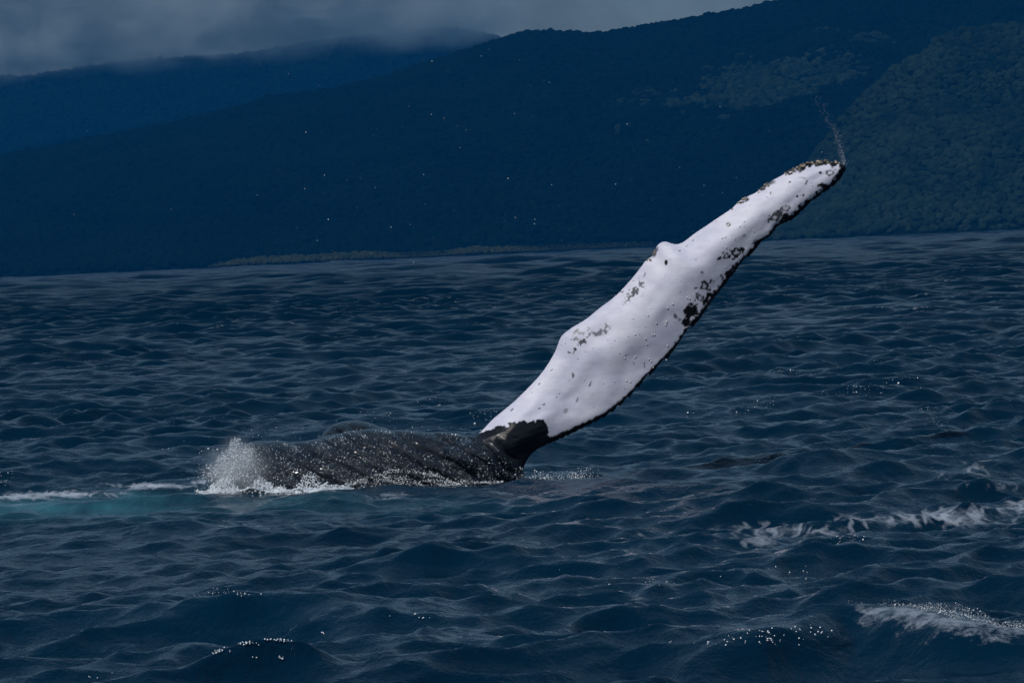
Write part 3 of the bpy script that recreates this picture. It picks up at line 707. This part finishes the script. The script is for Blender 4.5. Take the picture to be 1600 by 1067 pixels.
# beads of water on the flank
vis = np.where((WN[:, 1] * -1 + WN[:, 2] * 0.1 > 0.3) & body_m & (WV2[:, 2] > 0.0) & (px > 380) & (px < 830) & (WV2[:, 1] < WD + .45) & ((px < 742) | (py - 0.55 * (px - 742) > 690)))[0]
wgt = 0.15 + sstep(fbm(Q[vis], 1 / 30., 3, 71), -.2, .5) + 0.8 * sstep(py[vis], 690, 745); wgt *= 1 - 0.85 * np.clip(groove, 0, 1)[vis] * fade[vis]; wgt /= wgt.sum()
pick = q.choice(vis, 4600, p=wgt)
rb = np.exp(q.normal(-6.45, .6, len(pick)))
balls('water_beads', WV2[pick] + WN[pick] * (rb * .5)[:, None], np.clip(rb, .001, .0075), drop_m, ico=False, kind='stuff', label='beads of sea water glistening over the dark grooved flank', category='water drops')
# runnels of white water draining down the flank
st = np.vstack([resample(P_, 900) + q.normal(0, 1.3, (900, 2)) for P_ in [[(560, 752), (590, 742), (620, 735), (650, 738), (700, 748), (760, 756)], [(540, 757), (600, 752), (660, 756), (720, 760)], [(600, 745), (680, 752), (790, 758)]]])
st = st[q.random(len(st)) < np.clip(.55 + .9 * fbm(st, 1 / 20., 3, 15), 0, 1)]
vQ = Q[vis]; ii = np.array([vis[np.argmin((vQ[:, 0] - a_) ** 2 + (vQ[:, 1] - b_) ** 2)] for a_, b_ in st])
balls('draining_water', WV2[ii] + q.normal(0, .006, (len(ii), 3)) + [0, -.006, 0], np.exp(q.normal(-5.7, .4, len(ii))), drop_m, ico=False, kind='stuff', label='white runnels of water draining down the lower flank', category='water drops')
# foam ropes lying on the water against the body
foam_m, n = mat('sea_foam')
geo = n.n('ShaderNodeNewGeometry').outputs['Position']
fa = n.attr('thick').outputs['Fac']
hn = n.noise(n.mapping(geo, (1, .6, 1)), 9.0, 7, 0.75)
al = n.step(n.math('ADD', fa, n.math('MULTIPLY', n.math('SUBTRACT', hn, .5), 2.6)), 0.38, 0.78)
pp = n.n('ShaderNodeBsdfPrincipled', {'Base Color': n.mix(hn, (0.55, 0.61, 0.68, 1), (0.86, 0.89, 0.93, 1)), 'Roughness': 0.6, 'Normal': n.n('ShaderNodeBump', {'Height': n.noise(geo, 22, 4, .7), 'Strength': .8, 'Distance': .03}).outputs[0]})
n.n('ShaderNodeOutputMaterial', {'Surface': n.n('ShaderNodeMixShader', {0: al, 1: n.n('ShaderNodeBsdfTransparent').outputs[0], 2: pp.outputs[0]}).outputs[0]})
def foam_rope(name, pts, width, height, label, seed, amp=1.0, B=None):
    if B is None: P = resample(pts, 160); B = on_sea(P[:, 0], P[:, 1])
    W = np.linspace(-1, 1, 26)
    t = np.linspace(0, 1, 160)
    wv = width * (0.55 + 0.45 * np.sin(t * math.pi)) * (1 + .35 * fbm(np.stack([t * 9, t * 0], -1), 1.0, 3, seed))
    X = B[:, None, 0] + 0 * W[None]; Y = B[:, None, 1] + W[None] * wv[:, None]
    nz = fbm(np.stack([X, Y], -1), 3.0, 4, seed + 1)
    prof = (1 - W[None] ** 2)
    nz = nz + .3 * fbm(np.stack([X, Y], -1), 7.0, 3, seed + 7)
    Z = sea_z(X.ravel(), Y.ravel()).reshape(X.shape) + 0.006 + prof * height * np.maximum(0.6 + 1.2 * nz, 0.12) * np.sin(t * math.pi)[:, None] ** .4
    me = mesh_from(name, np.stack([X, Y, Z], -1).reshape(-1, 3), quads=grid_quads(160, 26))
    fattr(me, 'thick', (amp * prof ** .6 * np.sin(t * math.pi)[:, None] ** .35 * np.ones_like(X)).ravel())
    return link(name, me, foam_m, kind='stuff', label=label, category='foam')
foam_rope('wash_foam', None, 0.36, 0.10, 'bright foam boiling along the waterline below the splash', 1, 1.05, waterline(np.linspace(305, 570, 160)) - [0, .2, 0])
# crest spray of the breaking wave
n3 = 4500
CP = resample([(1325, 968), (1350, 965), (1400, 966), (1480, 976), (1560, 974), (1680, 966)], 400)
Pc = on_sea(CP[:, 0], CP[:, 1], .19)[q.integers(0, 400, n3)] + np.stack([q.normal(0, .02, n3), q.normal(-.02, .09, n3), np.zeros(n3)], -1)
lmp = np.clip(.5 + 1.2 * fbm(Pc[:, :2] * [1, 0], 3.0, 3, 8), .05, 2)
Pc[:, 2] = sea_z(Pc[:, 0], Pc[:, 1]) + 0.06 * lmp * q.random(n3) ** 2.2
balls('crest_spray', Pc, np.exp(q.normal(-6.9, .55, n3)), drop_m, ico=False, kind='stuff', label='spray thrown off the crest of the small breaking wave', category='spray')
# small splash right of the armpit
n4 = 420
a4 = np.where(q.random(n4) < .55, q.normal(905, 14, n4), q.normal(848, 16, n4))
balls('ripple_splash', put(a4, np.interp(a4, [820, 850, 905, 950], [745, 744, 742, 738]) - np.abs(q.normal(0, 7, n4)) + 6, WD - .3 + q.normal(0, .2, n4)), np.exp(q.normal(-5.9, .5, n4)), drop_m, ico=False, kind='stuff', label='small scatter of drops on the water under the flipper root', category='splash')
# water streaming off the flipper tip
n5 = 650
u5 = q.random(n5) ** 1.7
tx = np.interp(u5, [0, .25, .5, 1], [1319, 1313, 1304, 1275]) + q.normal(0, 1, n5) * np.interp(u5, [0, 1], [2.2, 6]); ty = np.interp(u5, [0, .25, .5, 1], [256, 228, 205, 150]) + q.normal(0, 3, n5)
balls('tip_spray', put(tx, ty, WD + .5 + q.normal(0, .1, n5)), np.exp(q.normal(-6.75, .4, n5)) * np.interp(u5, [0, 1], [1.1, .65]), drop_m, ico=False, kind='stuff', label='fine wisp of spray flung up from the flipper tip', category='spray')
# white specks added as sun glints where small waves steepen
fz = np.where((sl_ > 0.30) & (rad[:, None] < 75) & (rad[:, None] > 23) & (np.abs(ang)[None] < R(8)) & (fbm(np.stack([GX, GY * 0.4], -1), 0.8, 3, 57) > 0.42))
wz = rad[fz[0]] ** -1.0 * np.clip(drow[fz[0]] / .048, 1, 9) ** .7; pk = q.choice(len(fz[0]), 1500, p=wz / wz.sum())
fi, fj = fz[0][pk], fz[1][pk]
balls('crest_glints', np.stack([SX[fi, fj], SY[fi, fj], SZ[fi, fj]], -1) + np.stack([q.normal(0, .02, 1500), q.normal(-.01, .01, 1500), np.abs(q.normal(.004, .008, 1500))], -1), np.exp(q.normal(-6.25, .6, 1500)) * np.clip(rad[fi] / 35, .7, 1.3), drop_m, ico=False, kind='stuff', label='tiny white specks made as sun glints on the steep faces of small waves', category='water drops')
TX, TY = to_px(np.stack([SX, SY, SZ], -1)[:620].astype(float)); csp, crr = [], []  # more sun glints made of white specks, clustered on the nearest waves
for (x0, y0, wx_, wy_, nn_) in [(385, 1002, 50, 3, 46), (335, 1018, 26, 4, 22), (376, 928, 22, 3, 14), (1205, 996, 42, 9, 46), (1130, 1004, 30, 5, 12), (1270, 985, 30, 8, 16), (505, 990, 3, 2, 3), (1046, 1002, 3, 2, 3), (640, 965, 40, 3, 8), (420, 1030, 30, 4, 8), (1210, 890, 60, 10, 10), (1030, 905, 60, 10, 8), (150, 1055, 30, 3, 4)]:
    e_ = ((TX - x0) / wx_) ** 2 + ((TY - y0) / wy_) ** 2
    cand = np.where((e_ < 3) & (sl_[:620] > 0.02))
    if len(cand[0]) == 0: continue
    rmin = rad[cand[0]].min(); okc = rad[cand[0]] < rmin + 1.2
    ci, cj = cand[0][okc], cand[1][okc]
    w_ = np.exp(-e_[ci, cj]); sel_ = q.choice(len(ci), nn_, p=w_ / w_.sum())
    csp.append(np.stack([SX[ci[sel_], cj[sel_]], SY[ci[sel_], cj[sel_]] - .01, SZ[ci[sel_], cj[sel_]] + .006], -1) + q.normal(0, .004, (nn_, 3))); crr.append(np.exp(q.normal(-5.75, .4, nn_)))
balls('wave_glints', np.vstack(csp), np.clip(np.concatenate(crr), .0018, .0048), drop_m, kind='stuff', label='clusters of white specks made as sun glints on the nearest wave faces', category='water drops')
# drops hanging in the air
fix = [(513, 343, 6), (478, 207, 5), (402, 305, 4), (476, 295, 4), (507, 274, 4.5), (675, 96, 5), (710, 20, 5), (674, 179, 4), (719, 231, 3.5), (794, 279, 6), (611, 355, 4.5), (496, 376, 4), (662, 273, 4), (580, 395, 3), (805, 340, 4), (835, 350, 5), (836, 343, 4), (862, 289, 4), (962, 288, 4.5), (804, 178, 4), (980, 194, 4), (1125, 167, 3.5), (1062, 262, 3), (1284, 238, 4), (1100, 290, 3), (1098, 305, 3), (1150, 278, 3), (874, 322, 3), (752, 88, 3.5), (785, 5, 4), (646, 410, 4.5), (137, 205, 3)]
D = [(a, b, c * .001) for a, b, c in fix]
D += [(q.normal(770, 190), q.uniform(40, 400), math.exp(q.normal(-6.5, .35))) for _ in range(110)]
D += [(q.uniform(560, 620), q.uniform(640, 668), math.exp(q.normal(-6.0, .4))) for _ in range(14)]
D += [(q.normal(340, 60), q.normal(700, 28), math.exp(q.normal(-6.2, .4))) for _ in range(60)]
D += [(q.uniform(380, 760), q.normal(676, 8), math.exp(q.normal(-6.2, .4))) for _ in range(120)]
D = np.array(D)
balls('flying_drops', put(D[:, 0], D[:, 1], WD + q.normal(0, .6, len(D))), D[:, 2], drop_m, kind='stuff', label='scattered bright water drops hanging in the air round the whale', category='water drops')

# ------------------------------------------------------------------ cloud bank before the far mountain (behind the haze box)
def cloud():
    L0, L1 = at(-600, 150, 5300.), at(900, 20, 5300.)
    rngc = np.random.default_rng(3)
    pxs = np.linspace(-600, 960, 40)
    low = np.interp(pxs, [-600, 0, 130, 250, 300, 400, 500, 600, 700, 745, 800, 960], [190, 128, 116, 106, 96, 84, 78, 78, 68, 58, 58, 50]) + 14
    V, Qd = [], []
    prof = [(0.0, 0.5), (0.03, 0.15), (0.15, 0.0), (0.6, 0.0), (0.9, .15), (1.0, 0.5)]
    loop = [(6015, .04), (6015, .5), (6040, .94), (6150, 1.0), (6420, 1.0), (6500, .94), (6515, .5), (6500, .04), (6420, 0.0), (6140, 0.0)]
    for x, y in zip(pxs, low):
        b = at(x, y, 6200.); t = at(x, -170, 6200.)
        for Yk, f in loop: V.append((b[0], Yk, b[2] * (1 - f) + t[2] * f))
    k = len(loop); n_ = len(pxs)
    Qd = grid_quads(n_, k, True)
    me = mesh_from('cloud_bank', np.array(V), quads=Qd)
    bm = bmesh.new(); bm.from_mesh(me)
    bmesh.ops.holes_fill(bm, edges=[e for e in bm.edges if e.is_boundary]); bmesh.ops.recalc_face_normals(bm, faces=bm.faces); bm.to_mesh(me); bm.free()
    m, n = mat('cloud')
    geo = n.n('ShaderNodeNewGeometry').outputs['Position']
    sx = n.n('ShaderNodeSeparateXYZ', {0: geo})
    # lower edge rises to the right
    A, B = at(0, 112, 6200.), at(800, 46, 6200.)
    k_ = (B[2] - A[2]) / (B[0] - A[0])
    h = n.math('SUBTRACT', sx.outputs[2], n.math('MULTIPLY_ADD', sx.outputs[0], float(k_), float(A[2] - k_ * A[0])))
    nz = n.noise(n.mapping(geo, (1, 1, 1.6)), 0.010, 5, 0.6)
    hh_ = n.math('ADD', h, n.math('MULTIPLY', n.math('SUBTRACT', nz, 0.5), 95.0))
    E = at(850, 40, 6200.)[0]
    d = n.math('MULTIPLY', n.step(hh_, -14.0, 38.0), n.math('SUBTRACT', 1.0, n.step(sx.outputs[0], float(E - 160), float(E))))
    bil = n.step(n.noise(n.mapping(geo, (1, 1, 1.5)), 0.0075, 6, 0.62, 0.5), 0.40, 0.62)
    d = n.math('MULTIPLY', d, n.math('MULTIPLY_ADD', bil, 0.022, 0.0018))
    vol = n.n('ShaderNodeVolumePrincipled', {'Color': (0.90, 1.0, 1.0, 1), 'Density': d, 'Anisotropy': -0.35})
    n.n('ShaderNodeOutputMaterial', {'Volume': vol.outputs[0]})
    o = link('cloud_bank', me, m, kind='stuff', label='low grey cloud bank lying over the far mountain', category='cloud')
cloud()

# ------------------------------------------------------------------ haze between here and the hills
def haze():
    x0, x1, y0, y1, z0, z1 = -4700, 4700, -60, 6000, -4.0, 520
    V = np.array([(x, y, z) for z in (z0, z1) for y in (y0, y1) for x in (x0, x1)], float)
    Qd = np.array([(0, 2, 3, 1), (4, 5, 7, 6), (0, 1, 5, 4), (2, 6, 7, 3), (0, 4, 6, 2), (1, 3, 7, 5)])
    me = mesh_from('haze', V, quads=Qd, smooth=False)
    m, n = mat('hazy_air')
    vol = n.n('ShaderNodeVolumePrincipled', {'Color': (0.0, 0.148, 0.395, 1), 'Density': 0.00017, 'Anisotropy': 0.3})
    n.n('ShaderNodeOutputMaterial', {'Volume': vol.outputs[0]})
    link('haze', me, m, kind='stuff', label='thin blue haze filling the air over the bay', category='haze')
haze()
